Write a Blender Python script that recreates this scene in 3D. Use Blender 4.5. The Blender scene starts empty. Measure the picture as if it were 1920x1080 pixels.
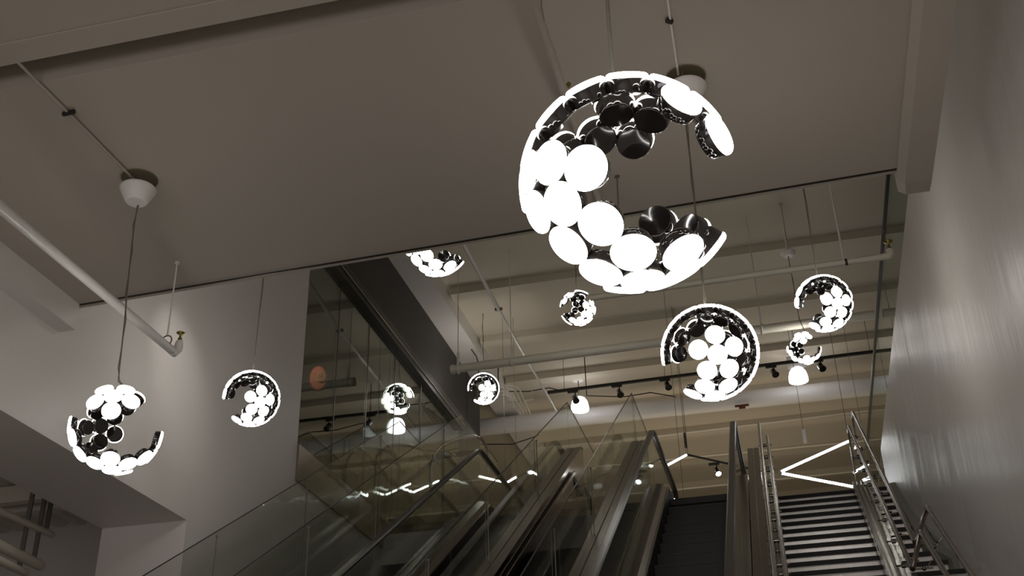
import bpy, math, random
from mathutils import Vector, Matrix
random.seed(4)
C = bpy.context.scene.collection
scene = bpy.context.scene

# ------------------------------------------------------------------ camera, world, exposure
FOC = 2134.5                      # focal length in pixels of a 1920 px wide frame
EYE = Vector((0, 0, 1.6))
RX = Vector((0.97053433, 0.23993971, -0.02218234))
DN = Vector((0.1340279, -0.46103362, 0.87720267))
UP = DN
FW = Vector((-0.20024895, 0.85432835, 0.4796075))
cam_d = bpy.data.cameras.new('camera'); cam = bpy.data.objects.new('camera', cam_d); C.objects.link(cam)
cam_d.sensor_width = 36; cam_d.lens = 36 * FOC / 1920
cam_d.clip_start = .05; cam_d.clip_end = 200
m3 = Matrix((RX, UP, -FW)).transposed()
cam.matrix_world = Matrix.Translation(EYE) @ m3.to_4x4()
scene.camera = cam
scene.view_settings.view_transform = 'Standard'
scene.view_settings.look = 'None'
scene.view_settings.gamma = 1
scene.view_settings.exposure = 0.0
scene.view_settings.use_curve_mapping = False
scene.cycles.max_bounces = 10
scene.cycles.transparent_max_bounces = 40
scene.cycles.glossy_bounces = 5
scene.cycles.use_denoising = True
world = bpy.data.worlds.new('world'); scene.world = world; world.use_nodes = True
bg = world.node_tree.nodes['Background']
bg.inputs[0].default_value = (1.0, .93, .84, 1); bg.inputs[1].default_value = .24

def ray(px, py):
    return RX * ((px - 960) / FOC) - UP * ((py - 540) / FOC) + FW
def at(px, py, ax, v):            # survey: the point seen at a pixel on the plane axis = v
    d = ray(px, py); t = (v - EYE[ax]) / d[ax]; return EYE + d * t
def ax_(px, py, v): return at(px, py, 0, v)
def ay(px, py, v): return at(px, py, 1, v)
def az(px, py, v): return at(px, py, 2, v)

def area_light(name, loc, size, energy, col, rot=(0, 0, 0), sy=None):
    l = bpy.data.lights.new(name, 'AREA'); l.energy = energy; l.color = col; l.size = size
    if sy: l.shape = 'RECTANGLE'; l.size_y = sy
    o = bpy.data.objects.new(name, l); o.location = loc; o.rotation_euler = rot; C.objects.link(o); return o
def point_light(name, loc, energy, col, r=.05):
    l = bpy.data.lights.new(name, 'POINT'); l.energy = energy; l.color = col; l.shadow_soft_size = r
    o = bpy.data.objects.new(name, l); o.location = loc; C.objects.link(o); return o
WARM = (1, .86, .66)
def spot_light(name, loc, to, energy, col, deg, blend=1, r=.04):
    l = bpy.data.lights.new(name, 'SPOT'); l.energy = energy; l.color = col; l.spot_size = math.radians(deg); l.spot_blend = blend; l.shadow_soft_size = r
    o = bpy.data.objects.new(name, l); o.location = loc; o.rotation_euler = (Vector(to) - Vector(loc)).to_track_quat('-Z', 'Y').to_euler(); C.objects.link(o); return o

# added fill lights without fixtures: one onto the far ceiling, two behind the viewer
area_light('far_ceiling_fill', (-1.5, 26, 8.0), 7, 90, WARM, (math.pi, 0, 0), 6)
area_light('floor_bounce_fill', (-2.5, -1.5, 3.2), 4, 160, (1, .93, .88), (0, 0, 0), 2)
area_light('rear_fill', (-3, -3, 3.0), 5, 100, (.96, .90, .98), (math.radians(100), 0, 0), 2)

# added spot paints a glow on the left wall; added fill brightens the sign
spot_light('wall_glow_spot', (-4.6, 9.0, 8.2), ax_(332, 690, -6.1), 55, (1, .95, .9), 34)
point_light('sign_fill', (-6.75, 14.2, 9.3), 40, WARM, .1)

# ------------------------------------------------------------------ materials
def mat(name, col, rough=.5, metal=0, emit=None, es=0, bump=0, bscale=8, var=0, coat=0, spec=.5, stretch=None):
    m = bpy.data.materials.new(name); m.use_nodes = True; nt = m.node_tree; b = nt.nodes['Principled BSDF']
    b.inputs['Base Color'].default_value = (*col, 1); b.inputs['Roughness'].default_value = rough
    b.inputs['Metallic'].default_value = metal; b.inputs['Coat Weight'].default_value = coat
    b.inputs['Specular IOR Level'].default_value = spec
    if emit: b.inputs['Emission Color'].default_value = (*emit, 1); b.inputs['Emission Strength'].default_value = es
    if bump or var:
        tc = nt.nodes.new('ShaderNodeTexCoord'); n = nt.nodes.new('ShaderNodeTexNoise')
        n.inputs['Scale'].default_value = bscale; n.inputs['Detail'].default_value = 4
        if stretch:
            mp = nt.nodes.new('ShaderNodeMapping'); mp.inputs['Scale'].default_value = stretch
            nt.links.new(tc.outputs['Object'], mp.inputs[0]); nt.links.new(mp.outputs[0], n.inputs['Vector'])
        else: nt.links.new(tc.outputs['Object'], n.inputs['Vector'])
        if bump:
            bp = nt.nodes.new('ShaderNodeBump'); bp.inputs['Strength'].default_value = bump; bp.inputs['Distance'].default_value = .05
            nt.links.new(n.outputs['Fac'], bp.inputs['Height']); nt.links.new(bp.outputs[0], b.inputs['Normal'])
        if var:
            mx = nt.nodes.new('ShaderNodeMix'); mx.data_type = 'RGBA'
            mx.inputs[6].default_value = (*[c * (1 - var) for c in col], 1); mx.inputs[7].default_value = (*[min(1, c * (1 + var)) for c in col], 1)
            nt.links.new(n.outputs['Fac'], mx.inputs[0]); nt.links.new(mx.outputs[2], b.inputs['Base Color'])
    return m
def glass(name, tint, f0=.08, gain=.92, rough=.0, wob=0, power=5):
    m = bpy.data.materials.new(name); m.use_nodes = True; nt = m.node_tree; nt.nodes.clear()
    N = nt.nodes.new; L = nt.links.new
    out = N('ShaderNodeOutputMaterial'); mix = N('ShaderNodeMixShader'); tr = N('ShaderNodeBsdfTransparent'); gl = N('ShaderNodeBsdfGlossy')
    tr.inputs[0].default_value = (*tint, 1); gl.inputs['Roughness'].default_value = rough; gl.inputs[0].default_value = (.93, .96, .95, 1)
    geo = N('ShaderNodeNewGeometry'); dot = N('ShaderNodeVectorMath'); dot.operation = 'DOT_PRODUCT'
    L(geo.outputs['Normal'], dot.inputs[0]); L(geo.outputs['Incoming'], dot.inputs[1])
    ab = N('ShaderNodeMath'); ab.operation = 'ABSOLUTE'; L(dot.outputs['Value'], ab.inputs[0])
    su = N('ShaderNodeMath'); su.operation = 'SUBTRACT'; su.inputs[0].default_value = 1; L(ab.outputs[0], su.inputs[1])
    pw = N('ShaderNodeMath'); pw.operation = 'POWER'; pw.inputs[1].default_value = power; L(su.outputs[0], pw.inputs[0])
    ma = N('ShaderNodeMath'); ma.operation = 'MULTIPLY_ADD'; ma.inputs[1].default_value = gain; ma.inputs[2].default_value = f0; L(pw.outputs[0], ma.inputs[0])
    L(ma.outputs[0], mix.inputs[0]); L(tr.outputs[0], mix.inputs[1]); L(gl.outputs[0], mix.inputs[2]); L(mix.outputs[0], out.inputs[0])
    if wob:
        tc = N('ShaderNodeTexCoord'); n = N('ShaderNodeTexNoise'); n.inputs['Scale'].default_value = 2.2
        bp = N('ShaderNodeBump'); bp.inputs['Strength'].default_value = wob; bp.inputs['Distance'].default_value = .02
        L(tc.outputs['Object'], n.inputs['Vector']); L(n.outputs['Fac'], bp.inputs['Height']); L(bp.outputs[0], gl.inputs['Normal'])
    return m
M = dict(
    wall=mat('wall_paint', (.66, .62, .58), .40, var=.04, bscale=.6, bump=.05),
    rwall=mat('satin_wall_paint', (.66, .625, .58), .36, bump=.45, bscale=2.2, var=.03, stretch=(1, 1.6, .30)),
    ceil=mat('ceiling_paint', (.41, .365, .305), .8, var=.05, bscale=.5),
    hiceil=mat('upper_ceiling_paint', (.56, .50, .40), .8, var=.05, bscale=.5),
    white=mat('white_enamel', (.72, .69, .65), .45),
    cream=mat('cream_pipe_paint', (.66, .62, .52), .5),
    dark=mat('dark_painted_steel', (.016, .014, .011), .4, var=.2, bscale=1),
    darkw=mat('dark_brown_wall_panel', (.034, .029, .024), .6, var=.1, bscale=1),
    black=mat('gloss_black', (.012, .010, .009), .07, coat=.6),
    rubber=mat('black_rubber', (.035, .032, .030), .32),
    rail=mat('bronze_grey_handrail', (.055, .046, .040), .3, .2),
    steel=mat('brushed_steel', (.38, .35, .32), .22, 1, bump=.03, bscale=30),
    bronze=mat('bronze_steel_cladding', (.16, .138, .115), .26, .8, var=.1, bscale=1),
    polish=mat('polished_steel', (.24, .22, .20), .12, 1, bump=.05, bscale=1.5),
    step=mat('dark_step_metal', (.045, .042, .040), .5, .4),
    nosing=mat('black_stair_nosing', (.008, .008, .008), .6),
    riser=mat('brushed_riser_metal', (.72, .68, .65), .36, .9, bump=.04, bscale=3, stretch=(4, 1, 1), var=.12),
    brass=mat('tarnished_brass', (.30, .24, .06), .35, .9),
    olive=mat('olive_ceiling_plate', (.15, .13, .07), .7),
    skirt=mat('grey_green_kerb_paint', (.20, .20, .17), .5),
    wire=mat('grey_wire', (.16, .15, .12), .5, .3),
    floor=mat('grey_floor_tile', (.42, .39, .36), .4, var=.1),
    diff=mat('lit_opal_diffuser', (.9, .9, .9), .4, emit=(1, .965, .91), es=14),
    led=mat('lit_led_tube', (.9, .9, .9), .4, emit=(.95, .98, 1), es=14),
    dome=mat('lit_dome_shade', (.8, .8, .85), .35, emit=(.93, .94, 1), es=7.5),
    red=mat('terracotta_red_enamel', (.36, .075, .04), .5), redring=mat('ochre_ring_paint', (.55, .30, .12), .5),
    rust=mat('rust_brown_paper', (.12, .035, .015), .8),
    glass=glass('clear_balustrade_glass', (.90, .92, .90), .04, .55, wob=.05),
    guard=glass('clear_guard_glass', (.93, .94, .92), .04, .5, wob=.12),
    sglass=glass('dark_shopfront_glass', (.60, .63, .59), .09, .55, wob=.02, power=3.2),
)

# ------------------------------------------------------------------ mesh helpers
class MB:
    def __init__(s): s.v = []; s.f = []; s.smooth = []
    def add(s, vs, fs, sm=False):
        k = len(s.v); s.v += [tuple(v) for v in vs]; s.f += [tuple(i + k for i in f) for f in fs]; s.smooth += [sm] * len(fs); return s
    def box(s, a, b):
        x0, y0, z0 = [min(a[i], b[i]) for i in range(3)]; x1, y1, z1 = [max(a[i], b[i]) for i in range(3)]
        return s.add([(x0, y0, z0), (x1, y0, z0), (x1, y1, z0), (x0, y1, z0), (x0, y0, z1), (x1, y0, z1), (x1, y1, z1), (x0, y1, z1)],
                     [(0, 3, 2, 1), (4, 5, 6, 7), (0, 1, 5, 4), (1, 2, 6, 5), (2, 3, 7, 6), (3, 0, 4, 7)])
    def loft(s, rings, closed=True, caps=True, sm=False):
        n = len(rings[0]); vs = [p for r in rings for p in r]; fs = []
        for i in range(len(rings) - 1):
            for j in range(n if closed else n - 1):
                a = i * n + j; b = i * n + (j + 1) % n
                fs.append((a, b, b + n, a + n))
        s.add(vs, fs, sm)
        if caps:
            s.add(rings[0], [tuple(range(n))[::-1]]); s.add(rings[-1], [tuple(range(n))])
        return s
    def tube(s, pts, r, n=10, caps=True):
        pts = [Vector(p) for p in pts]; rings = []; prev = None
        rr = r if isinstance(r, (list, tuple)) else [r] * len(pts)
        for i, p in enumerate(pts):
            d = (pts[min(i + 1, len(pts) - 1)] - pts[max(i - 1, 0)]).normalized()
            if prev is None:
                u = d.cross(Vector((0, 0, 1)));
                if u.length < 1e-3: u = d.cross(Vector((1, 0, 0)))
                u.normalize()
            else: u = (prev - d * prev.dot(d)).normalized()
            prev = u; w = d.cross(u)
            rings.append([p + (u * math.cos(a) + w * math.sin(a)) * rr[i] for a in [2 * math.pi * k / n for k in range(n)]])
        return s.loft(rings, True, caps, True)
    def beam(s, a, b, w, h, up=(0, 0, 1)):       # rectangular bar from a to b
        a = Vector(a); b = Vector(b); d = (b - a).normalized(); u = d.cross(Vector(up)).normalized(); v = u.cross(d)
        r = lambda p: [p + u * w / 2 + v * h / 2, p - u * w / 2 + v * h / 2, p - u * w / 2 - v * h / 2, p + u * w / 2 - v * h / 2]
        return s.loft([r(a), r(b)])
    def lathe(s, c, prof, axis=(0, 0, 1), n=32, sm=True):   # prof: (radius, height)
        A = Vector(axis).normalized(); u = A.orthogonal().normalized(); w = A.cross(u); c = Vector(c)
        rings = [[c + A * h + (u * math.cos(t) + w * math.sin(t)) * r for t in [2 * math.pi * k / n for k in range(n)]] for r, h in prof]
        return s.loft(rings, True, True, sm)
    def sweep(s, path, prof, caps=True, sm=False):          # path (y, z), profile (x, dz)
        return s.loft([[(x, y, z + dz) for x, dz in prof] for y, z in path], True, caps, sm)
    def slab_yz(s, poly, x0, x1):                           # polygon in the yz plane with a thickness in x
        return s.loft([[(x0, y, z) for y, z in poly], [(x1, y, z) for y, z in poly]])
    def ball(s, c, r, seg=16, rings=10):
        c = Vector(c); return s.lathe(c, [(max(1e-4, r * math.sin(math.pi * i / rings)), -r * math.cos(math.pi * i / rings)) for i in range(rings + 1)], n=seg)
    def build(s, name, m, parent=None, origin=None, label=None):
        me = bpy.data.meshes.new(name); o0 = Vector(origin) if origin is not None else Vector((0, 0, 0))
        me.from_pydata([tuple(Vector(v) - o0) for v in s.v], [], s.f)
        me.polygons.foreach_set('use_smooth', s.smooth); me.materials.append(m if not isinstance(m, str) else M[m])
        import bmesh
        bm = bmesh.new(); bm.from_mesh(me); bmesh.ops.recalc_face_normals(bm, faces=bm.faces); bm.to_mesh(me); bm.free()
        me.update()
        o = bpy.data.objects.new(name, me); C.objects.link(o); o.location = o0
        if parent is not None:
            o.parent = parent; o.location = o0 - WL[parent.name] if parent.name in WL else o0 - parent.location
        WL[o.name] = o0
        if label: o['label'] = label
        return o
WL = {}
def tag(o, label, cat, group=None, kind=None):
    o['label'] = label; o['category'] = cat
    if group: o['group'] = group
    if kind: o['kind'] = kind
    return o
def thing(name, loc, label, cat, group=None):
    o = bpy.data.objects.new(name, None); C.objects.link(o); o.location = loc; o.empty_display_size = .1; WL[o.name] = Vector(loc)
    return tag(o, label, cat, group)
def struct(name, mb, m, label, parent=None, cat='wall'):
    o = mb.build(name, m, parent)
    if parent is None: o['kind'] = 'structure'; o['label'] = label; o['category'] = cat
    return o
def part(name, mb, m, parent, label=None):
    return mb.build(name, m, parent, WL[parent.name], label)

ANG = 31.2; SL = math.tan(math.radians(ANG)); YT = 16.52; FZ = 6.85
XW = -6.1; XR = 2.0; ZC = 6.54; ZB = 12.0

# ------------------------------------------------------------------ the building shell
struct('floor', MB().box((-16, -6, -.2), (12, 36, 0)), 'floor', 'grey ground floor under the escalators', cat='floor')
# left wall: white part over the opening, white part beside the escalators
lw = MB()
lw.box((XW - .3, -4, 5.31), (XW, 10.63, 12.4))
lw.box((XW - .3, 10.63, 0), (XW, 13.25, 12.4))
lw.box((XW - .3, 13.25, 0), (XW, 22.6, 6.72))
struct('wall_left', lw, 'wall', 'pale grey plaster wall along the left side of the escalator hall')
dk = MB(); dk.box((XW - .3, 13.25, 10.5), (XW, 20.95, 12.4)); dk.box((XW - .3, 20.95, 6.72), (XW, 22.6, 12.4))
struct('wall_left_upper', dk, 'darkw', 'dark brown wall panel over and beside the tall glass wall')
jt = MB().box((XW - .01, 21.55, 6.8), (XW + .008, 21.58, 12.2))
struct('trim_joint', jt, 'dark', 'thin dark vertical joint in the dark brown wall panel', cat='trim')
# soffit bulkhead over the opening on the left, and its end pier
bh = MB(); bh.box((-7.1, -4, 5.31), (XW - .3, 10.63, 6.3)); bh.box((-7.1, 10.63, 0), (XW - .3, 13.4, 6.3))
struct('wall_left_bulkhead', bh, 'wall', 'grey bulkhead soffit over the low opening at lower left')
struct('wall_left_back', MB().box((-16, 13.4, 0), (-6.4, 13.7, 6.6)), 'wall', 'grey end wall of the side room under the ribbed metal ceiling')
# right wall with its far end, stairs side
rw = MB()
rsec = []
for y, x in ((-4, 1.95), (11.5, 1.95), (12.6, 1.93), (13.6, 1.84), (14.4, 1.74), (15.2, 1.69), (17.65, 1.68)):
    rsec.append([(x, y, 0), (x, y, 1.6 + 7.33 * x / 2), (2.02, y, 8.93), (2.3, y, 8.93), (2.3, y, 0)])
rw.loft(rsec)
struct('wall_right', rw, 'rwall', 'large satin grey wall to the right of the stairs')
struct('wall_right_upper', MB().box((5, -4, 0), (5.2, 36, 14)), 'darkw', 'dark wall far behind the glass strip at upper right')
struct('wall_back', MB().box((-16, 33, 6.4), (12, 33.3, 13)), 'hiceil', 'warm cream back wall of the upper sales floor')
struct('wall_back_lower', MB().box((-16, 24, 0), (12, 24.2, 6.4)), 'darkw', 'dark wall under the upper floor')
struct('wall_left_added_shell', MB().box((-16, 22.6, 6.4), (XW - .3, 22.9, 12.6)).box((-16, 8, 11.0), (XW - .3, 22.6, 11.3)).box((-16, 12.6, 6.7), (XW - .3, 12.9, 11)), 'darkw', 'dark shell added behind the tall glass wall to keep it dark')  # dark-coloured boxes added to cut the light seen through the glass
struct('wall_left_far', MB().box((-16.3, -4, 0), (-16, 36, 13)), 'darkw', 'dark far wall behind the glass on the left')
# near ceiling (underside of the upper slab) with its recess and down-stand strip
def skew(z0, z1, ya, yb_, yc, yd):
    return MB().loft([[(XW, ya, z), (1.26, yb_, z), (1.26, yd, z), (XW, yc, z)] for z in (z0, z1)])
struct('ceiling', skew(ZC, ZC + .5, 5.12, 5.12, 8.0, 7.76), 'ceil', 'flat grey-beige ceiling slab that the near lamps hang from', cat='ceiling')
struct('ceiling_near', MB().box((XW, -4, ZC), (1.26, 4.72, ZC + .4)).box((XW, 4.72, ZC - .015), (1.26, 4.9, ZC + .4)), 'ceil', 'nearer ceiling strip at the top left corner', cat='ceiling')
struct('ceiling_recess', MB().box((XW, 4.7, ZC + .4), (1.26, 5.3, ZC + .5)), 'ceil', 'shadowed recess between two ceiling strips', cat='ceiling')
struct('trim_1', skew(ZC - .012, ZC + .5, 8.0, 7.76, 8.012, 7.772), 'dark', 'thin dark joint along the ceiling edge', cat='trim')
struct('trim_2', skew(ZC, ZC + .3, 8.012, 7.772, 8.07, 7.83), 'ceil', 'narrow pale lip along the ceiling edge', cat='trim')
struct('trim_3', MB().box((XW, -4, 6.28), (-5.93, 8.0, ZC)), 'wall', 'boxed soffit running along the left wall under the ceiling', cat='trim')
# rounded boxed beam at the right end of the ceiling
rb = MB(); pts = [(1.24, ZC + .5), (1.24, ZC - .02), (1.30, ZC - .06), (1.50, ZC - .06), (1.50, ZC + .5)]
rb.loft([[(x, y, z) for x, z in pts] for y in (-4, 7.9)] + [[(1.24 + (x - 1.24) * .9 + .03, 8.12, z + (.03 if z < ZC else 0)) for x, z in pts]])
struct('trim_4', rb, 'ceil', 'boxed beam with a rounded end where the ceiling meets the right wall', cat='trim')
struct('ceiling_roof', MB().box((XW - .3, 8, 12.15), (12, 33, 12.8)).box((-16, 22.6, 12.15), (XW - .3, 33, 12.8)), 'hiceil', 'high cream ceiling over the upper sales floor', cat='ceiling')
yb = [16.3, 18.45, 20.63, 22.8, 24.95, 27.05, 29.2, 31.35]
for i, y in enumerate(yb):
    struct('trim_%d' % (i + 5), MB().box((XW + .55, y, ZB), (12, y + .30, 12.2)), 'hiceil',
           'cream ceiling beam %s across the high ceiling' % ['nearest', 'second', 'third', 'fourth', 'fifth', 'sixth', 'seventh', 'farthest'][i], cat='beam')
struct('trim_13', MB().box((XW, 9, 11.8), (XW + .50, 33, 12.2)), 'wall', 'pale beam along the top of the dark wall on the left', cat='beam')
struct('ceiling_upper', MB().box((XW, 8.14, 12.1), (3, 16.3, 12.5)), 'ceil', 'flat ceiling field before the first high beam', cat='ceiling')
# upper floor slab with its stainless nosing
struct('floor_upper', MB().box((-16, YT + .1, 6.35), (XR + .3, 33, FZ - .02)), 'floor', 'upper sales floor slab that the escalators rise to', cat='floor')
struct('trim_14', MB().box((XW, 13.25, 6.62), (XW + .03, 21, 7.12)), 'steel', 'steel floor edge strip under the tall glass wall', cat='trim')
# side room on the left: ribbed deck, joists
rd = MB(); prof = []
x = -16.0
while x < -7.1:
    prof += [(x, 6.42), (x + .05, 6.36), (x + .17, 6.36), (x + .22, 6.42)]; x += .30
prof = prof + [(-7.1, 6.42), (-7.1, 6.6), (-16, 6.6)]
rd.loft([[(a, y, z) for a, z in prof] for y in (-4, 13.4)])
struct('ceiling_left', rd, 'cream', 'ribbed metal deck ceiling of the side room at lower left', cat='ceiling')
for i, (a, b) in enumerate((((0, 932), (60, 924)), ((10, 952), (94, 940)))):
    p = az(a[0], a[1], 6.25); q = az(b[0], b[1], 6.25)
    struct('trim_%d' % (15 + i), MB().box((-16, (p.y + q.y) / 2 - .06, 6.14), (-7.1, (p.y + q.y) / 2 + .06, 6.35)), 'cream',
           'cream joist under the ribbed deck, %s of two' % ('nearer', 'farther')[i], cat='beam')
# tall glass wall on the left (a run of panes with a black head rail)
gw = MB(); 
yj = [13.25, 14.42, 15.7, 17.0, 18.45, 19.9, 20.95]
w = struct('window_1', MB().box((XW - .08, 13.25, 10.22), (XW + .10, 20.95, 10.50)), 'dark', 'tall glass wall with a black head rail on the left of the escalators', cat='window')
struct('head_rail_lip', MB().box((XW + .10, 13.25, 10.31), (XW + .125, 20.95, 10.335)), 'steel', '', w)
for i in range(6):
    struct('pane', MB().box((XW - .02, yj[i] + .012, 7.10), (XW, yj[i + 1] - .012, 10.22)), 'sglass', '', w)
    if i: struct('joint', MB().box((XW - .03, yj[i] - .014, 7.10), (XW + .004, yj[i] + .014, 10.22)), 'dark', '', w)
# glass strip on top of the right wall with a black rail
w2 = struct('window_2', MB().box((XR, 8.3, 10.02), (XR + .05, 24, 10.08)), 'dark', 'glass strip with a thin black top rail over the right wall', cat='window')
struct('pane', MB().box((XR + .02, 8.3, 8.93), (XR + .035, 24, 10.02)), 'sglass', '', w2)

# ------------------------------------------------------------------ stairs
st = thing('staircase', (1.0, 13, 0), 'wide staircase with black nosings and brushed metal risers at lower right', 'staircase')
RUN = .31; RISE = RUN * SL
for k in range(30):
    y = YT - k * RUN; z = 6.80 - k * RISE
    part('stair_step', MB().box((-.02, y - .0, z - RISE), (1.94, y + RUN + .05, z - .03)), 'riser', st)
    part('nosing', MB().box((-.02, y - .03, z - .047), (1.94, y + RUN, z)), 'nosing', st)
part('stringer', MB().slab_yz([(YT - 9.3, FZ - 5.6), (YT + .1, FZ - .03), (YT + .1, FZ - .5), (YT - 9.3, FZ - 6.1)], -.12, -.02), 'bronze', st)
part('kerb', MB().loft([[(1.80 if y < 13.7 else 1.59, y, z + .05), (1.9 if y < 13.7 else 1.72, y, z + .06), (1.9 if y < 13.7 else 1.72, y, z - .3), (1.80 if y < 13.7 else 1.59, y, z - .3)] for y, z in [(yy, 6.8 - (YT - yy) * SL) for yy in (13.3, 13.9, 15, YT)] + [(17.3, 6.88)]]), 'skirt', st)
part('landing_step', MB().box((-.02, YT + .3, 6.5), (XR, YT + 1.2, 6.86)), 'nosing', st)

def knee(z, y0, y1, r=.35, zo=0, yk=YT):
    """(y,z) path: 30 degree incline up to the knee at yk, then level to y1"""
    p = [(y0, z - (yk - y0) * SL)]
    R = r; t = R * math.tan(math.radians(ANG / 2))
    for i in range(9):
        a = math.radians(ANG) * (1 - i / 8)
        p.append((yk + t - R * math.sin(a), z - R + R * math.cos(a)))
    p.append((y1, z)); return p

def stair_rail(name, xa, za, xb, zb, label, y0, y1, ends):
    t = thing(name, (xa, y0, za - 1), label, 'railing', 'stair railings')
    for x, z in ((xa, za), (xb, zb)):
        pa = knee(z, y0, y1, .1)
        part('handrail', MB().tube([(x, y, zz) for y, zz in pa], .024, 12), 'steel', t)
    part('glass_panel', MB().sweep([(y, z - .08) for y, z in knee(za, y0 + .1, y1 - .05, .1)], [((xa + xb) / 2 - .006, 0), ((xa + xb) / 2 + .006, 0), ((xa + xb) / 2 + .006, -.75), ((xa + xb) / 2 - .006, -.75)]), 'guard', t)
    y = y0 + .35
    while y < y1:
        zz = za - max(0, YT - y) * SL - .30; zz2 = zz - .35
        for q in (zz, zz2):
            c = MB().beam((xa - .05, y, q), (xb + .05, y, q), .014, .014); c.lathe(((xa + xb) / 2 - .03, y, q), [(.026, 0), (.026, .06)], (1, 0, 0), 10)
            part('glass_clamp', c, 'polish', t)
        y += .72
    for y in ends:
        b = 0 if y > YT else (YT - y) * SL
        part('post', MB().beam((xb, y, za - 1.12 - b), (xb, y, zb - b), .05, .025, (1, 0, 0)), 'steel', t)
    return t
stair_rail('stair_railing', -.10, 7.97, -.005, 7.76, 'double tube railing with glass clamps along the left side of the stairs', 8.0, YT + .12, (9.5, 12.4, 15.9))
def E(p, L): return Vector(p) + Vector((0, -math.cos(math.radians(ANG)), -math.sin(math.radians(ANG)))) * L
def on_slope(px, py, dz=0):     # the stair slope raised by dz
    r = ray(px, py); c0 = 6.8 + dz - YT * SL; return EYE + r * ((c0 - (EYE.z - SL * EYE.y)) / (r.z - SL * r.y))
rr = thing('stair_railing', (1.2, 13, 5), 'double tube railing rising over the middle of the stairs, with hooked lower ends', 'railing', 'stair railings')
ends_ = []
for tp, bp, up_, dz in (((1599, 773), (1716, 1017), (1739, 950), 1.17), ((1591, 800), (1711, 1067), (1727, 997), .96)):
    t0 = ay(tp[0], tp[1], YT); b0 = on_slope(bp[0], bp[1], dz); up = ay(up_[0], up_[1], b0.y - .02); ends_.append((t0, b0))
    part('handrail', MB().tube([t0 + Vector((0, .25, 0)), t0, b0 + (t0 - b0).normalized() * .05, b0, b0.lerp(up, .08), up.lerp(b0, .06), up, E(up, .05), E(up, 4.2)], .024, 12), 'bronze', rr)
(ta, ba), (tb, bb) = ends_
for i in range(8):
    u = (i + .35) / 8; p = ta.lerp(ba, u); q = tb.lerp(bb, u); c = p.lerp(q, .5) - Vector((0, 0, .22))
    for d in (0, .3):
        cc = c - Vector((0, 0, d)); part('glass_clamp', MB().beam(cc - Vector((.08, 0, 0)), cc + Vector((.08, 0, 0)), .014, .014).lathe(cc - Vector((.03, 0, 0)), [(.026, 0), (.026, .06)], (1, 0, 0), 10), 'polish', rr)
xg = Vector(((ta.x + tb.x) / 2, 0, 0)); xh = Vector(((ba.x + bb.x) / 2, 0, 0))
part('glass_panel', MB().loft([[(x - .006, y, z - .3), (x + .006, y, z - .3), (x + .006, y, z - .95), (x - .006, y, z - .95)] for x, y, z in ((xg.x, YT + .2, ta.z), (xg.x, YT, ta.z), (xh.x, ba.y, ba.z))]), 'guard', rr)
for (x_, z_) in ((ta.x, ta.z), (tb.x, tb.z)):
    for y_ in (YT + .24,):
        part('post', MB().beam((x_, y_, z_ - .62), (x_, y_, z_), .045, .03, (1, 0, 0)), 'steel', rr)
part('foot_plate', MB().beam((ta.x, YT + .24, ta.z - .60), (tb.x, YT + .24, tb.z - .42), .05, .03), 'steel', rr)

for q in ((1752, 1025), (1733, 1066)):
    c = ay(q[0], q[1], 12.4); part('glass_clamp', MB().beam(c - Vector((.09, 0, 0)), c + Vector((.09, 0, 0)), .014, .014).ball(c, .024, 10, 6).tube([c + Vector((.03, 0, 0)), c + Vector((.06, 0, .05)), c + Vector((.09, 0, .08))], .008, 6), 'polish', rr)
def loop_rail(name, pts_list, label):
    t = thing(name, pts_list[0][0], label, 'railing')
    for p in pts_list: part('handrail', MB().tube(p, .027, 12), 'bronze', t)
    return t
# base channel of the middle balustrade
t = thing('base_channel', (1.2, 12, 4), 'long steel channel fixed on the stairs under the middle railing', 'rail')
c1 = on_slope(1611, 905, .14); c2 = on_slope(1682, 1080, .14); c2 = c2 + (c2 - c1) * .3
for dx in (-.075, -.02, .035, .085):
    part('channel_bar', MB().beam(c2 + Vector((dx, 0, 0)), c1 + Vector((dx, 0, 0)), .03, .06), 'steel', t)
part('channel_web', MB().beam(c2 + Vector((.005, 0, -.06)), c1 + Vector((.005, 0, -.06)), .2, .05), 'bronze', t)

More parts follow.
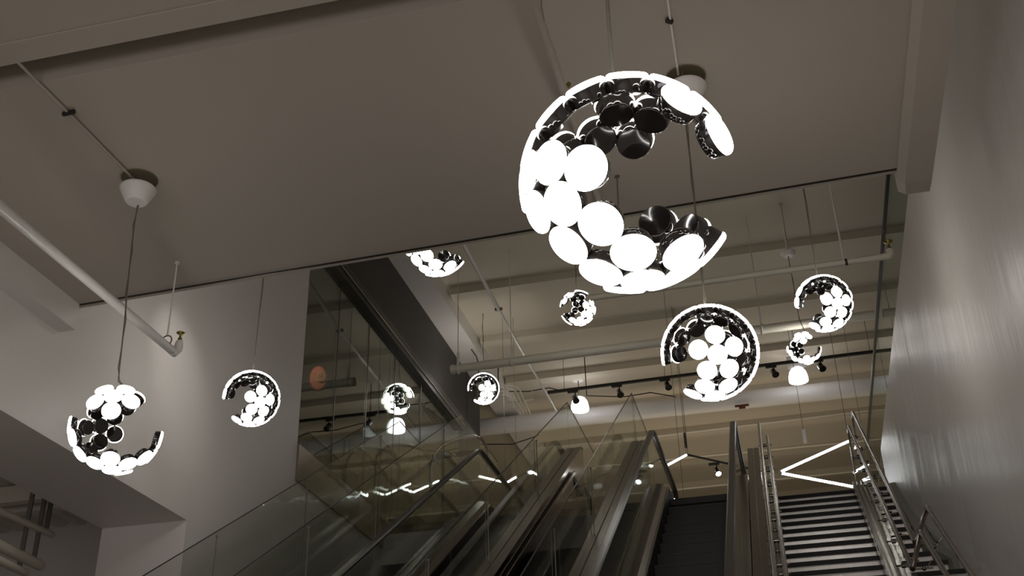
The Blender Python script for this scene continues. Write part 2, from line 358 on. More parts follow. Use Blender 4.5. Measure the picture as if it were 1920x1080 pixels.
# ------------------------------------------------------------------ escalators
def escalator(xl, xr, label, railm, clad_l, clad_r, glassy=True):
    e = thing('escalator', ((xl + xr) / 2, 4.5, 0), label, 'escalator')
    for sx, x in ((-1, xl), (1, xr)):
        pa = knee(8.07, 3.2, 19.6, .60)
        # the level end turns down into the newel
        R = .28; pa2 = pa[:-1] + [(19.4 + R * math.sin(a), 8.06 - R + R * math.cos(a)) for a in [math.pi * i / 8 for i in range(9)]]
        rings = []
        for i, (y, z) in enumerate(pa2):
            y0, z0 = pa2[max(0, i - 1)]; y1, z1 = pa2[min(len(pa2) - 1, i + 1)]; d = Vector((0, y1 - y0, z1 - z0)).normalized(); nrm = Vector((0, -d.z, d.y))
            rings.append([Vector((x, y, z)) + Vector((1, 0, 0)) * a + nrm * b for a, b in ((-.034, .0), (-.048, -.02), (-.038, -.048), (.038, -.048), (.048, -.02), (.034, .0))])
        part('handrail', MB().loft(rings, True, True), railm, e)
        part('handrail_guide', MB().sweep([(y, z - .045) for y, z in pa], [(x - .014, 0), (x + .014, 0), (x + .014, -.028), (x - .014, -.028)]), 'steel', e)
        part('glass_panel', MB().sweep([(y, z - .07) for y, z in knee(8.07, 3.3, 19.3, .60)], [(x - .006, 0), (x + .006, 0), (x + .006, -.80), (x - .006, -.80)]), 'glass', e)
        dp = knee(7.20, 3.0, 17.2, .2)
        i_ = -sx
        part('inner_deck', MB().sweep(dp, [(x, 0), (x + i_ * .10, -.02), (x + i_ * .17, -.09), (x + i_ * .17, -.13), (x, -.13)]), 'bronze', e)
        part('deck_edge', MB().sweep([(y, z - .075) for y, z in dp], [(x + i_ * .165, .0), (x + i_ * .185, .0), (x + i_ * .185, -.03), (x + i_ * .165, -.03)]), 'steel', e)
        part('skirt', MB().sweep([(y, z - .12) for y, z in dp], [(x + i_ * .17, 0), (x + i_ * .185, 0), (x + i_ * .185, -.4), (x + i_ * .17, -.4)]), 'nosing', e)
        part('outer_deck', MB().sweep(dp, [(x, 0), (x - i_ * .02, 0), (x - i_ * .12, -.0), (x - i_ * .12, -.07), (x, -.07)]), 'steel', e)
    for k in range(28):
        y = YT - .4 * k - .1; z = 6.89 - .4 * SL * (k + 1)
        part('step', MB().box((xl + .19, y - .4, z - .30), (xr - .19, y, z)).box((xl + .19, y - .405, z - .035), (xr - .19, y - .395, z - .008)), 'step', e)
    part('comb_plate', MB().box((xl + .19, YT - .1, 6.8), (xr - .19, YT + .8, 6.895)), 'step', e)
    for sx, cl in ((-1, clad_l), (1, clad_r)):
        x0, x1, zt = cl
        cp = knee(zt, 3.0, YT + .12, .05)
        m_ = part('cladding', MB().sweep(cp, [(x0, 0), (x1, 0), (x1, -1.6), (x0, -1.6)]), 'polish', e)
        xm = (x0 + x1) / 2
        part('capping', MB().sweep([(y, z + .012) for y, z in cp], [(x0 - .005, 0), (xm - .008, 0), (xm - .008, -.014), (x0 - .005, -.014)]).sweep([(y, z + .012) for y, z in cp], [(xm + .008, 0), (x1 + .005, 0), (x1 + .005, -.014), (xm + .008, -.014)]), 'bronze', e)
    part('truss', MB().sweep([(y, z) for y, z in knee(6.75, 3.4, YT + .05, .05)], [(xl - .1, -.25), (xr + .1, -.25), (xr + .1, -.9), (xl - .1, -.9)]), 'darkw', e)
    return e
def E(p, L): return Vector(p) + Vector((0, -math.cos(math.radians(ANG)), -math.sin(math.radians(ANG)))) * L
escalator(-1.716, -.477, 'right-hand escalator with bronze-grey handrails beside the stairs', 'rail', (-2.03, -1.81, 7.89), (-.31, -.155, 7.58))
escalator(-4.479, -3.239, 'left-hand escalator with a black handrail across the void', 'rubber', (-4.86, -4.72, 7.05), (-3.05, -2.83, 7.89))
# dark guide cover in the void between the two escalators
gd = thing('guide_cover', (-2.6, 10, 2), 'dark inclined metal cover with a hooked end between the two escalators', 'cover')
p0 = ay(1066, 891, 15.6); part('cover', MB().beam(E(p0, 7), p0, .11, .10), 'dark', gd)
part('hook', MB().beam(p0, p0 + Vector((.06, .55, -.12)), .10, .08), 'dark', gd)
part('edge_strip', MB().beam(E(p0, 7) + Vector((.09, 0, .03)), p0 + Vector((.09, 0, .03)), .02, .05), 'steel', gd)

# ------------------------------------------------------------------ inclined glass guards
def line_y(x, zt, py):
    lo, hi = 5., YT
    for _ in range(40):
        m = (lo + hi) / 2; P = Vector((x, m, zt - (YT - m) * SL)) - EYE; yy = 540 - FOC * P.dot(UP) / P.dot(FW)
        if yy < py: hi = m
        else: lo = m
    return m
def guard(x, ztop, hb, yend, label, posts):
    posts = [line_y(x, ztop, p) for p in posts]
    g = thing('glass_guard', (x, 8, 3), label, 'glass guard', 'inclined glass guards along the escalators')
    pa = knee(ztop, 4.5, yend, .04)
    # panels split at joints
    cuts = [4.5, 7.3, 10.1, 12.9, YT + .001, yend]
    for a, b in zip(cuts, cuts[1:]):
        seg = [(y, ztop - max(0, YT - y) * SL) for y in (a + .006, b - .006)]
        if a < YT < b: seg = [seg[0], (YT, ztop), seg[1]]
        part('panel', MB().sweep(seg, [(x - .006, 0), (x + .006, 0), (x + .006, -hb), (x - .006, -hb)]), 'guard', g)
        part('edge', MB().sweep(seg, [(x - .0065, .004), (x + .0065, .004), (x + .0065, -.004), (x - .0065, -.004)]), 'dark', g, 'thin dark polished glass edge')
    for y in posts:
        z = ztop - max(0, YT - y) * SL
        part('post', MB().tube([(x + .02, y, z - .04), (x + .02, y, z - hb)], .006, 8).ball((x + .02, y, z - .05), .013, 8, 6), 'wire', g)
        part('post', MB().tube([(x - .03, y + .09, z + .0), (x - .03, y + .09, z - hb)], .004, 8), 'wire', g)
    return g
guard(-5.816, 8.68, 1.55, 18.9, 'leftmost inclined glass guard, the one nearest the pale wall', (1150, 998, 895, 812))
guard(-4.77, 8.68, 1.55, 18.9, 'second glass guard from the left, beside the black handrail', (1100, 981, 890, 801))
guard(-3.02, 8.67, .80, 18.9, 'glass guard standing on the capped parapet right of the left-hand escalator', (1040, 919, 820))
guard(-1.985, 8.70, .82, 18.9, 'glass guard standing on the parapet left of the right-hand escalator', (1100, 984, 870))

# curved tube railing at the upper landing
lp = thing('landing_railing', ay(850, 850, 18.2), 'rounded tube railing loop at the landing left of the escalators', 'railing')
def arc_pts(ps, y): return [ay(a, b, y) for a, b in ps]
part('tube', MB().tube(arc_pts([(808, 915), (809, 872), (815, 852), (829, 836), (850, 826), (870, 820), (890, 818), (903, 823), (911, 835), (915, 850), (915, 890)], 18.2), .028, 10), 'steel', lp)
part('tube', MB().tube(arc_pts([(807, 890), (815, 862), (826, 851), (840, 848), (851, 852), (857, 862)], 18.3), .014, 8), 'steel', lp)

# ------------------------------------------------------------------ moon pendants
BIG = dict(c=(515, 550), R=505, front=[(318, 487), (143, 462), (205, 645), (382, 728), (240, 835), (100, 670), (388, 962), (536, 860), (590, 1000), (765, 880), (745, 985), (750, 168), (925, 325), (55, 500)],
           back=[(505, 285), (440, 188), (612, 182), (330, 285), (220, 350), (160, 400), (672, 775), (845, 815), (690, 170)],
           limb=[(495, 55), (620, 60), (325, 118), (190, 225), (90, 345), (850, 190), (40, 590), (520, 1062), (700, 1040), (900, 860), (828, 920)])
GG = dict(c=(520, 545), R=465, front=[(410, 517), (571, 373), (600, 560), (746, 490), (492, 718), (703, 700), (476, 885), (690, 870), (560, 960), (350, 955)],
          back=[(258, 360), (188, 530), (385, 275), (500, 190), (665, 202), (560, 275), (785, 318), (700, 372), (860, 590), (815, 740), (830, 440), (765, 560), (590, 800)],
          limb=[(355, 115), (210, 215), (105, 365), (75, 545), (545, 72), (705, 115), (825, 205), (930, 345), (975, 490), (945, 640), (860, 800), (770, 925), (520, 1015)])
BB = dict(c=(527, 540), R=485, front=[(606, 112), (660, 228), (470, 305), (480, 182), (300, 242), (400, 115), (480, 858), (490, 975), (665, 918), (320, 905), (830, 858), (170, 810), (84, 640)],
          back=[(300, 368), (480, 405), (345, 500), (205, 515), (485, 580), (315, 660), (250, 765), (740, 175), (165, 600), (620, 290)],
          limb=[(960, 660), (905, 820), (620, 1000), (110, 500)])
EE = dict(c=(520, 575), R=405, front=[(350, 270), (215, 400), (725, 520), (850, 470), (700, 705), (800, 640), (590, 835), (412, 865), (500, 930), (690, 880), (800, 760), (870, 590)],
          back=[(465, 480), (580, 575), (440, 635), (370, 720), (270, 770), (430, 355), (500, 245), (600, 310), (620, 440)],
          limb=[(270, 270), (560, 172), (655, 205), (905, 640), (225, 800), (320, 900), (640, 970), (150, 470), (800, 860)])
def view_frame(P):
    n = (EYE - P).normalized(); r = (RX - n * RX.dot(n)).normalized(); return r, n.cross(r), n
def dirs(spec, P, extra=0, ref=None):
    r, u, n = view_frame(ref if ref is not None else P); out = []
    for key, sg in (('front', 1), ('back', -1), ('limb', 0)):
        for q in spec[key]:
            a = (q[0] - spec['c'][0]) / spec['R']; b = (spec['c'][1] - q[1]) / spec['R']; l = math.hypot(a, b)
            if l > .97: a, b = a / l * .97, b / l * .97; l = .97
            w = sg * math.sqrt(max(0, 1 - l * l)); out.append((r * a + u * b + n * w).normalized())
    if ref is not None or extra:
        base = ref if ref is not None else P
        da = math.atan2(P.x - EYE.x, P.y - EYE.y) - math.atan2(base.x - EYE.x, base.y - EYE.y)
        Mz = Matrix.Rotation(-da + extra, 3, 'Z'); out = [Mz @ d for d in out]
    # merge doubles, then ease neighbours apart so that discs only touch
    keep = []
    for d in out:
        if all(d.angle(k) > .22 for k in keep): keep.append(d.copy())
    for _ in range(40):
        for i in range(len(keep)):
            for j in range(i):
                an = keep[i].angle(keep[j])
                if 1e-4 < an < .405:
                    ax = keep[i].cross(keep[j]).normalized(); h = (.405 - an) * .35
                    keep[i] = Matrix.Rotation(-h, 3, ax) @ keep[i]; keep[j] = Matrix.Rotation(h, 3, ax) @ keep[j]
    return keep
def disc_mesh(n):
    b = MB().lathe((0, 0, 0), [(.156, -.180), (.163, -.176), (.170, -.165), (.190, -.062), (.186, -.048)], n=n)
    d = MB().lathe((0, 0, 0), [(.184, -.050), (.194, -.046), (.197, -.036), (.195, -.022), (.187, -.006), (.172, .005), (.12, .013), (.05, .016)], n=n)
    return b, d
def moon(label, P, R, spec, canopy=None, via=(), extra=0, ref=None, grp='moon pendants of glowing discs', n=28, canz=None):
    t = thing('moon_pendant', P, label, 'pendant lamp', grp)
    bm, dm = disc_mesh(n)
    b0 = bm.build('disc_body', 'black'); d0 = dm.build('diffuser', 'diff')
    ds = dirs(spec, P, extra, ref)
    for i, d in enumerate(ds):
        if i == 0: b, f = b0, d0
        else: b = b0.copy(); f = d0.copy(); C.objects.link(b); C.objects.link(f)
        q = d.to_track_quat('Z', 'Y')
        b.parent = t; b.location = d * R * .985; b.rotation_mode = 'QUATERNION'; b.rotation_quaternion = q; b.scale = (R,) * 3
        f.parent = b; f.location = (0, 0, 0)
    # small black clips that hold neighbouring discs together
    clip0 = None
    for i in range(len(ds)):
        for j in range(i + 1, len(ds)):
            if ds[i].angle(ds[j]) < .46:
                m = (ds[i] + ds[j]).normalized() * R * .86
                if clip0 is None: k_ = clip0 = MB().box((-.055, -.022, -.03), (.055, .022, .03)).build('clip', 'polish')
                else: k_ = clip0.copy(); C.objects.link(k_)
                xx = (ds[j] - ds[i]).normalized(); zz = m.normalized(); yy = zz.cross(xx)
                k_.parent = t; k_.location = m; k_.rotation_mode = 'QUATERNION'; k_.rotation_quaternion = Matrix((xx, yy, zz)).transposed().to_quaternion(); k_.scale = (R,) * 3
    top = max(ds, key=lambda d: d.z)
    hub = P + top * R * .93
    if canopy is not None:
        can = Vector(canopy); pts = [hub] + [Vector(v) for v in via] + [can]
        part('cable', MB().tube(pts, .0055, 6), 'wire', t)
        part('cable', MB().tube([p + Vector((.011 * (1 if i % 2 else -1), 0, 0)) for i, p in enumerate(pts)], .003, 5), 'wire', t)
    return t, hub
def canopy_part(t, c, r, h, ring=True):
    c0 = Vector(c); c = c0 - Vector((0, 0, .065 if ring else 0))
    m = MB().lathe(c, [(r * .46, -h), (r * .55, -h * 1.0), (r * .62, -h * .93), (r * .98, -h * .28), (r, -h * .2), (r * .97, -h * .16), (r * .93, -h * .16)], n=40)
    part('canopy', m, 'white', t)
    if ring:
        part('ceiling_plate', MB().lathe(c0, [(r * 1.0, -.010), (r * 1.0, 0)], n=40), 'olive', t)
        for a in (.4, 2.5, 4.6): part('spacer', MB().tube([c0 + Vector((r * .7 * math.cos(a), r * .7 * math.sin(a), 0)), c0 + Vector((r * .7 * math.cos(a), r * .7 * math.sin(a), -.09))], .004, 6), 'wire', t)
def wire_via(hub, can, k=4, amp=.015):
    out = []
    for i in range(1, k):
        p = Vector(hub).lerp(Vector(can), i / k); out.append(p + Vector((random.uniform(-amp, amp), random.uniform(-amp, amp), 0)))
    return out
def place(px, py, Rpx, R): 
    d = ray(px, py); return EYE + d * (R * FOC / Rpx / 1.0)
# big one
P = place(1179.8, 344, 205.7, .28)
can = Vector((P.x - .03, P.y - .02, ZC))
t, hub = moon('largest glowing disc pendant, opening to the right, in the middle foreground', P, .28, BIG, (can.x, can.y, ZC - .12), wire_via(P + Vector((0, 0, .28)), can, 5), n=48)
canopy_part(t, can, .135, .13)
PB = P
# one under the left canopy
cl = az(262, 335, ZC); 
P = ay(217.7, 805, cl.y); Rb = 85.3 / FOC * (P - EYE).dot(FW)
via = [ay(222, 715, cl.y), ay(224, 690, cl.y), ay(234, 600, cl.y - .02), ay(238, 550, cl.y), ay(246, 470, cl.y + .02), ay(252, 420, cl.y)]
t, hub = moon('glowing disc pendant on the left, hanging in front of the bulkhead corner', P, Rb, BB, ay(258, 385, cl.y), via, n=40)
canopy_part(t, cl, .135, .15); PBB = P
# second largest
cg = az(1285, 145, ZC); P = ay(1331, 661, cg.y)
Rg = 91 / FOC * (P - EYE).dot(FW)
via = [ay(1320, 560, cg.y), ay(1318, 520, cg.y), ay(1306, 424, cg.y), ay(1299, 340, cg.y), ay(1287, 240, cg.y)]
t, hub = moon('second largest glowing disc pendant, ring opening to the left, over the right-hand escalator', P, Rg, GG, ay(1286, 190, cg.y), via, n=40)
canopy_part(t, cg, .135, .12); PG = P
def far(label, px, py, Rpx, spec, R=.28, extra=0, ref=None, zt=12.2, cpx=None):
    P = place(px, py, Rpx, R); P = EYE + ray(px, py) * (R * FOC / Rpx)
    cz = Vector((P.x, P.y, zt))
    if cpx: cz = ay(cpx[0], cpx[1], P.y)
    t, hub = moon(label, P, R, spec, cz, wire_via(P + Vector((0, 0, R)), cz, 6, .008), extra, ref, n=20)
    canopy_part(t, cz + Vector((0, 0, .06)), .13, .09, False)
    if cpx: part('canopy_stem', MB().tube([cz, (cz.x, cz.y, 12.16)], .02, 8), 'white', t)
    return t
far('small glowing disc pendant in front of the pale left wall, opening to the left', 471.5, 747, 52.7, GG, extra=.20, ref=PG)
far('glowing disc pendant half hidden above by the ceiling edge', 818, 456, 63, BIG, .335, ref=PB)
far('small glowing disc pendant between the ceiling beams, opening to the upper right', 1083.3, 577.9, 33.8, EE, .28)
far('smallest glowing disc pendant, hanging before the pipe end at the dark wall', 906.6, 728.8, 29.8, GG, .309, extra=.12, ref=PG, cpx=(905, 571))
far('glowing disc pendant at upper right, opening to the left near the glass strip', 1544.7, 568.8, 54, GG, extra=.38, ref=PG)
far('small glowing disc pendant in front of the white sign plate, opening to the right', 1507.5, 653.2, 31.5, BB, .27, extra=.2, ref=PBB, cpx=(1478, 478))

# ------------------------------------------------------------------ pipes, conduits, rods
def hanger(parent, top, bottom, r=.006, ring=None):
    part('hanger_rod', MB().tube([top, bottom], r, 8).lathe(top, [(.022, -.012), (.022, 0)], n=12), 'white', parent)
    if ring:
        c = Vector(bottom) - Vector((0, 0, ring)); part('hanger_ring', MB().tube([c + Vector((ring * math.cos(a), 0, ring * math.sin(a))) for a in [2 * math.pi * i / 14 for i in range(15)]], .006, 6), 'wire', parent)
def valve(parent, base, s=1.0):
    b = Vector(base)
    part('elbow', MB().tube([b + Vector((0, 0, -.02 * s)), b + Vector((0, 0, .05 * s)), b + Vector((0, 0, .09 * s))], .034 * s, 12), 'white', parent)
    part('valve', MB().lathe(b + Vector((0, 0, .09 * s)), [(.022 * s, 0), (.022 * s, .03 * s), (.012 * s, .04 * s), (.012 * s, .075 * s), (.042 * s, .085 * s), (.044 * s, .092 * s), (.03 * s, .10 * s)], n=16), 'brass', parent, 'tarnished brass valve')
# left sprinkler pipe
pe = ay(326, 660, 7.75); p0 = Vector((pe.x + .3, 2.5, pe.z - .35)); 
q = ay(0, 388, 4.7); dv = (pe - q); p0 = q - dv * .8
t = thing('sprinkler_pipe', pe, 'white sprinkler pipe with a brass valve end running along the left of the ceiling', 'pipe')
part('pipe', MB().tube([p0, pe], .036, 16), 'white', t)
part('elbow', MB().tube([pe - dv.normalized() * .05, pe, pe + Vector((.025, .015, .03)), pe + Vector((.03, .02, .08))], [.040, .043, .041, .036], 14), 'white', t)
valve(t, pe + Vector((.03, .02, .03)), .85)
hr = q + dv * ((305 - 0) / 326.0); rt = Vector((hr.x, hr.y, ZC))
hanger(t, rt, hr + Vector((0, 0, .09)), .007, .045)
# thin conduit on the ceiling to the canopy
t = thing('ceiling_conduit', az(128, 212, ZC), 'thin conduit on the ceiling leading to the left lamp canopy', 'conduit')
part('conduit', MB().tube([az(33, 116, ZC - .02), az(128, 211, ZC - .02), az(250, 335, ZC - .02)], .011, 10), 'ceil', t)
part('clip', MB().beam(az(118, 214, ZC - .03), az(140, 209, ZC - .03), .02, .03), 'dark', t)
# centre pipe behind the big pendant
t = thing('ceiling_pipe', ay(1022, 80, 4.6), 'grey pipe passing behind the top of the largest pendant', 'pipe')
a = ay(980, -60, 4.3); b = ay(1075, 225, 6.2)
part('pipe', MB().tube([a, b], .026, 14), 'ceil', t)
c = a.lerp(b, .5); d = (b - a).normalized(); part('coupling', MB().tube([c - d * .02, c + d * .02], .0285, 14), 'ceil', t)
part('wire', MB().tube([ay(1014, -20, 4.4), ay(1015, 10, 4.4), ay(1020, 38, 4.45)], .004, 6), 'wire', t)
part('sprinkler_head', MB().lathe(ay(1066, 158, 5.9), [(.004, -.03), (.018, 0), (.004, .02)], n=10), 'brass', t)
part('pipe', MB().tube([b, ay(1099, 300, 7.0), ay(1130, 400, 7.6)], .022, 12), 'ceil', t)
# rods from the near ceiling
t = thing('hanger_rod', az(1253, 38, ZC), 'thin white ceiling rod with dark clamp, reaching the canopy behind the largest pendant', 'rod')
part('rod', MB().tube([az(1248, -30, ZC - .012), az(1257, 38, ZC - .012), az(1272, 140, ZC - .012)], .008, 8), 'white', t)
part('clamp', MB().beam(az(1249, 38, ZC - .02), az(1261, 41, ZC - .02), .025, .025), 'dark', t)
t = thing('hanger_rod', az(1157, 330, ZC), 'short thin rod hanging from the ceiling beside the largest pendant', 'rod')
a = az(1157, 330, ZC); part('rod', MB().tube([a, ay(1160, 410, a.y)], .006, 8).lathe(a, [(.02, -.01), (.02, 0)], n=10), 'wire', t)
# upper pipe with the valve at right
def long_pipe(name, a, b, r, label, m='cream', cat='pipe'):
    t = thing(name, a, label, cat); part('pipe', MB().tube([a, b], r, 18), m, t); return t
a = ay(1290, 533, 13.0); b = ay(1661, 481, 13.0); a = b + (a - b) * 1.52
t = long_pipe('sprinkler_pipe', a, b, .042, 'cream pipe with a brass valve crossing behind the upper right pendant')
part('elbow', MB().tube([b - Vector((.03, 0, 0)), b + Vector((.03, 0, 0)), b + Vector((.055, 0, .03)), b + Vector((.06, 0, .09))], [.046, .05, .048, .045], 14), 'cream', t)
part('valve', MB().lathe(b + Vector((.06, 0, .10)), [(.025, 0), (.025, .02), (.013, .03), (.013, .08), (.055, .10), (.058, .108), (.04, .12)], n=16), 'brass', t, 'tarnished brass valve')
x = ay(1583, 492, 13.0); hanger(t, Vector((x.x, 13.0, 12.2)), x + Vector((0, 0, .04)), .014)
part('band', MB().tube([ay(1584, 492, 13.0), ay(1588.5, 491, 13.0)], .0445, 14), 'dark', t)
# lower big pipe with collar and straps
a = ay(846, 693, 17.4); b = ay(1640, 590, 17.4)
t = long_pipe('drain_pipe', a, b, .075, 'thick cream pipe on straps crossing the hall from the dark wall corner')
for u, rr in ((.0, .084), (.085, .084), (.58, .085), (.86, .084)):
    c = a.lerp(b, u); d = (b - a).normalized(); part('collar', MB().tube([c, c + d * (.16 if u else .05)], rr, 18), 'cream', t)
for px in (860, 967, 1440):
    u = (px - 846) / 794; c = a.lerp(b, u)
    part('strap', MB().tube([c + Vector((0, .085 * math.cos(k), .085 * math.sin(k))) for k in [2 * math.pi * i / 16 for i in range(17)]], .012, 6).box(c + Vector((-.02, -.02, .08)), c + Vector((.02, .02, .30))), 'white', t)
    part('hanger_rod', MB().tube([c + Vector((0, 0, .3)), Vector((c.x, c.y, 12.5))], .008, 8), 'cream', t)
# diagonal conduit
a = ay(866, 452, 16.0); b = ay(935, 580, 18.2); c = ay(1042, 770, 23.0)
t = thing('conduit', b, 'white conduit running diagonally away under the high ceiling', 'conduit')
part('conduit', MB().tube([a, b], .034, 12), 'white', t); part('conduit', MB().tube([b, c], .024, 12), 'white', t)
part('coupling', MB().beam(b - Vector((.07, 0, 0)), b + Vector((.07, 0, 0)), .05, .05), 'wire', t)
# four bent conduits
for i in range(4):
    o = i * 6
    pts = [ay(936 + o * .2, 722 + i * 6, 21.5), ay(952 + i * 5, 721 + i * 6 - 1.5 * i, 21.5), ay(958 + i * 5.5 - 0, 727 + 4 * i, 21.6), ay(966 + i * 6, 742 + i * 1.5, 22.0), ay(975 + i * 6.5, 776, 22.8)]
    t = thing('bent_conduit', pts[1], 'bent cream conduit beside the smallest pendant, %s of four' % ('leftmost', 'second', 'third', 'rightmost')[i], 'conduit', 'bent conduits')
    pts = [ax_(894, 727 + (3 - i) * 6, XW + .01), ay(936, 722 + (3 - i) * 6, 21.5), ay(948 + i * 5, 723 + (3 - i) * 6, 21.5), ay(955 + i * 6, 728 + (3 - i) * 6, 21.6), ay(975 + i * 6.3, 776, 22.8)]
    part('conduit', MB().tube(pts, .018, 8), 'cream', t)
t = thing('trapeze_hanger', ay(975, 752, 22.2), 'small trapeze hanger under the bent conduits', 'hanger')
part('bar', MB().beam(ay(952, 755, 22.2), ay(1000, 749, 22.2), .02, .03), 'cream', t); part('rod', MB().tube([ay(998, 749, 22.2), ay(997, 720, 22.2)], .008, 6), 'cream', t)
# large duct
a = ay(880, 804, 24.2); b = ay(1660, 722, 24.2)
t = thing('air_duct', a.lerp(b, .5), 'large round pale duct crossing the back of the upper floor', 'duct')
part('duct', MB().tube([a, b + (b - a) * .3], .20, 24), 'white', t)
for u in (.33, .52, .68, .86):
    c = a.lerp(b, u); d = (b - a).normalized(); part('seam', MB().tube([c, c + d * .05], .207, 24), 'white', t)
t = thing('torn_tape', ay(1390, 761, 24.0), 'torn reddish-brown strip hanging under the round duct', 'strip')
part('strip', MB().box(ay(1378, 763, 24.0), ay(1404, 758, 24.04)).box(ay(1385, 760, 23.98), ay(1398, 766, 24.02)), 'rust', t)
# second conduit line crossing below the duct etc.
for i, (p, q_, yy, r) in enumerate((((1160, 826), (1640, 768), 26.2, .03), ((1160, 870), (1600, 828), 28.0, .03), ((1245, 920), (1600, 884), 30.0, .03))):
    a = ay(*p, yy); b = ay(*q_, yy)
    tag(MB().tube([a - (b - a) * .1, b + (b - a) * .05], r, 10).build('ceiling_conduit', 'cream'), 'pale conduit across the far ceiling, %s' % ('first line below the round duct', 'second line below the round duct', 'third line below the round duct, above the landing', 'nearest one, left of the largest pendant', 'the one behind the track light'[:40])[i], 'conduit')
# loose black cables
for pts, lab in ((((846, 590), (842, 574), (838, 560)), 'short loose black cable hanging above the pipe end'), (((884, 656), (893, 668), (898, 685), (896, 720)), 'loose black cable beside the smallest pendant'),
                 (((935, 734), (990, 734), (1030, 727), (1060, 735)), 'black cable sagging before the track light'), (((905, 833), (960, 833), (1000, 820), (1010, 815)), 'black cable sagging below the round duct'),
                 (((1100, 742), (1170, 744), (1220, 736), (1267, 744)), 'black cable sagging along the track light')):
    pp = [ay(a, b, 20.5 if pts[0][0] < 900 else 22.3) for a, b in pts]
    if pts[0][0] == 905: pp = [ax_(897, 834, XW)] + pp
    else: pp = [Vector((pp[0].x, pp[0].y, 12.16))] + pp
    tag(MB().tube(pp, .012, 6).build('cable', 'dark'), lab, 'cable')

# ------------------------------------------------------------------ track lights, domes, LED bars
a = ay(1027, 736, 21.8); b = ay(1640, 659, 21.8)
t = thing('light_track', a.lerp(b, .5), 'long black lighting track across the upper floor ceiling', 'track')
part('track', MB().beam(a, b, .05, .06), 'dark', t)
for px in (1060, 1255, 1500, 1632):
    c = a.lerp(b, (px - 1027) / 613); part('hanger_rod', MB().tube([c, (c.x, c.y, 12.16)], .006, 6), 'wire', t)
track = (a.copy(), b.copy())
def spot(px, py, yy, label, lit=False, s=1.0):
    c = ay(px, py, yy); t = thing('spotlight', c, label, 'spotlight', 'black spotlights')
    ha, hb_ = track; u = (c.x - ha.x) / (hb_.x - ha.x); k = ha.lerp(hb_, u); k = Vector((c.x, k.y, k.z - .05))
    part('adapter', MB().beam(k + Vector((-.16 * s, 0, 0)), k + Vector((.06 * s, 0, 0)), .04 * s, .05 * s), 'dark', t)
    part('yoke', MB().tube([k, c + Vector((0, 0, .03 * s))], .014 * s, 8), 'dark', t)
    d = Vector((.25, -.5, -.8)).normalized()
    part('head', MB().lathe(c - d * .09 * s, [(.045 * s, 0), (.062 * s, .015 * s), (.066 * s, .14 * s), (.075 * s, .17 * s), (.068 * s, .172 * s)], d, 18), 'black', t)
    if lit:
        part('lens', MB().lathe(c + d * .083 * s, [(.058 * s, 0), (.05 * s, .004)], d, 18), 'led', t, 'glowing lens')
    return t
for px, py, lab in ((1079, 748, 'black spotlight on the track right beside the dome lamp'), (1162, 737, 'black spotlight second along the track from the left'), (1252, 723, 'black spotlight just left of the second largest pendant'),
                    (1452, 699, 'black spotlight between the second largest pendant and the white plate'), (1540, 688, 'black spotlight right of the white plate')):
    spot(px, py, 21.8, lab)
track = (ay(1290, 853, 20.5), ay(1420, 882, 20.5))
spot(1345, 884, 20.5, 'lit white spotlight seen between the escalator handrails', True, .9)
a = ay(1290, 853, 20.5); b = ay(1420, 882, 20.5)
tag(MB().beam(a, b, .03, .035).beam(a, (a.x, a.y, 12.16), .008, .008, (1, 0, 0)).build('light_track', 'dark'), 'short black track slanting behind the right escalator newel', 'track')
def dome(px, py, yy, label, wpx, top):
    c = ay(px, py, yy); r = wpx / 2 / FOC * (c - EYE).dot(FW)
    t = thing('dome_lamp', c, label, 'pendant lamp', 'glowing dome lamps')
    part('shade', MB().lathe(c, [(r * .98, -r * .72), (r, -r * .6), (r * .97, -r * .2), (r * .85, r * .3), (r * .6, r * .68), (r * .3, r * .85), (r * .05, r * .9)], n=28), 'dome', t)
    tp = ay(*top, yy)
    part('stem', MB().tube([c + Vector((0, 0, r * .85)), tp], .012, 8), 'wire', t)
    part('canopy', MB().lathe(tp, [(.12, 0), (.10, .05), (.03, .055)], n=20), 'white', t)
    return t
dome(1087, 758, 23.2, 'glowing white dome lamp beside the first track spotlight', 34, (1084, 714))
dome(1496, 703, 23.2, 'glowing white dome lamp under the white plate', 36, (1492, 668))
a = ay(1474, 676, 23.1); 
tag(MB().loft([[ay(1474, 669, 23.1), ay(1511, 664, 23.1), ay(1513, 688, 23.1), ay(1477, 693, 23.1)], [ay(1474, 669, 23.16), ay(1511, 664, 23.16), ay(1513, 688, 23.16), ay(1477, 693, 23.16)]]).build('plate', 'white'), 'square white plate behind the small pendant at right', 'plate')
def led(pts, yy, label, r=.022):
    P_ = [ay(a, b, y) for (a, b), y in zip(pts, yy)]
    t = thing('led_tube', P_[0], label, 'led light', 'glowing led tubes')
    part('tube', MB().tube(P_, r, 10), 'led', t); part('end_cap', MB().ball(P_[0], r * 1.2, 8, 6).ball(P_[-1], r * 1.2, 8, 6), 'white', t); 
    part('hanger_wire', MB().tube([P_[-1], (P_[-1].x, P_[-1].y, 12.16)], .004, 5), 'wire', t)
    return t
led(((1463, 885), (1592, 827)), (19.5, 20.6), 'upper arm of the large glowing V of tubes over the stairs')
led(((1464, 887), (1607, 914)), (19.5, 20.6), 'lower arm of the large glowing V of tubes over the stairs')
led(((1250, 873), (1287, 853)), (20.0, 20.4), 'short glowing tube just right of the middle handrail end', .020)
led(((1259, 936), (1283, 940)), (18.0, 18.0), 'small glowing tube resting low behind the top of the right-hand escalator', .018)
led(((1601, 886), (1628, 870)), (20.5, 20.9), 'short glowing tube seen behind the top of the middle stair railing', .02)
led(((898, 893), (948, 905)), (20, 20), 'left arm of the modelled V reflection in the left-hand escalator glass', .018)  # this and the next: added glowing tubes in place of the V's reflection
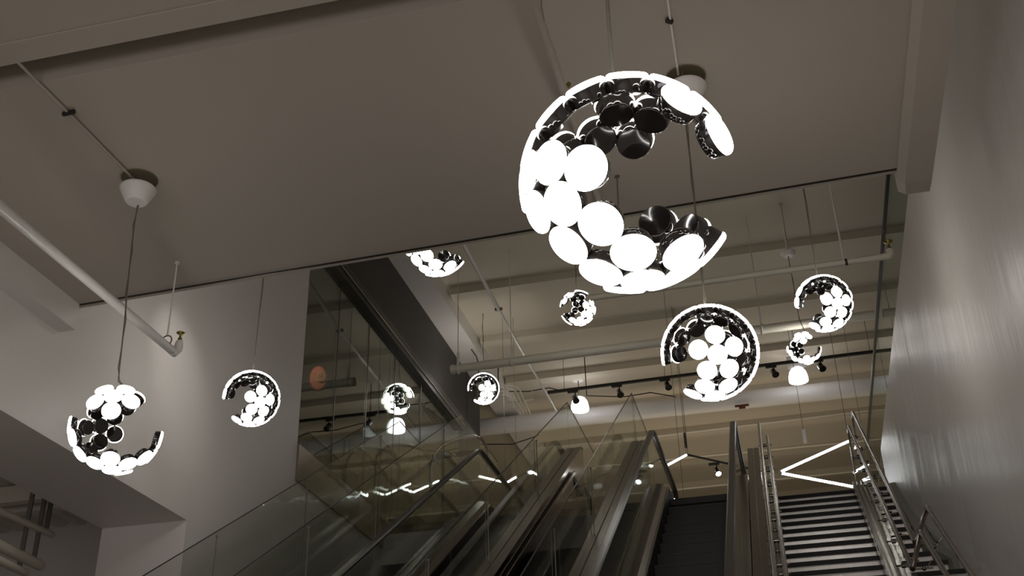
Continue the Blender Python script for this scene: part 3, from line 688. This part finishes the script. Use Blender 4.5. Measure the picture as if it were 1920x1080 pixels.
led(((950, 905), (969, 894)), (20, 20), 'short right arm of the modelled V reflection in the left-hand escalator glass', .018)
t = thing('hanging_speaker', ay(1508, 818, 22), 'small white box hanging on a wire over the stairs', 'box')
c = ay(1508, 818, 22); part('box', MB().box(c - Vector((.035, .03, .14)), c + Vector((.035, .03, .14))), 'white', t); part('wire', MB().tube([c + Vector((0, 0, .14)), (c.x, c.y, 12.16)], .005, 6), 'wire', t)
q0 = ay(1283, 812, 20.5)
tag(MB().tube([(q0.x, q0.y, 12.16), q0], .005, 6).tube([ay(1283, 812, 20.5), ay(1286, 840, 20.5)], .022, 8).build('drop_rod', 'dark'), 'dark rod dropping from the ceiling above the short track', 'rod')

# red oval sign behind the tall glass
t = thing('oval_sign', ax_(598, 708, -6.9), 'reddish oval sign with an ochre ring seen behind the tall glass wall', 'sign')
c = ax_(598, 712, -6.6); rx = 17 / FOC * (c - EYE).dot(FW) * 1.0; rz = 25 / FOC * (c - EYE).dot(FW)
nv = Vector((.25, -1, -.2)).normalized(); u = Vector((1, .25, 0)).normalized(); w_ = nv.cross(u).normalized()
def ell(k, off): return [c + nv * off + u * rx * k * math.cos(a) + w_ * rz * k * math.sin(a) for a in [2 * math.pi * i / 28 for i in range(28)]]
part('face', MB().loft([ell(.9, -.03), ell(1, 0), ell(1, .05), ell(.85, .08)], sm=True), 'red', t)
cc = c + u * rx * .35 + w_ * rz * .1
for k, off in ((.42, .095), (.22, .10)):
    part('ring', MB().tube([cc + nv * off + u * rx * k * math.cos(a) + w_ * rz * k * .75 * math.sin(a) for a in [2 * math.pi * i / 24 for i in range(25)]], .008, 6), 'redring', t)
# pipes in the side room at lower left
for i, (p, q_, r, lab) in enumerate((((0, 958), (98, 1003), .035, 'highest'), ((0, 1024), (75, 1060), .055, 'middle, thickest'), ((0, 1052), (48, 1074), .04, 'lowest'))):
    a = ay(*p, 9.3 - i * .3); b = ay(*q_, 10.6 - i * .2); d = b - a
    t = thing('side_pipe', b, 'white pipe in the side room at the lower left corner, %s of three' % lab, 'pipe', 'side room pipes')
    part('pipe', MB().tube([a - d * 1.2, b], r, 12), 'cream', t)
    part('hanger', MB().beam((b.x, b.y - .12, b.z + r), (b.x, b.y - .12, 6.36), .05, .02, (0, 1, 0)), 'wire', t)
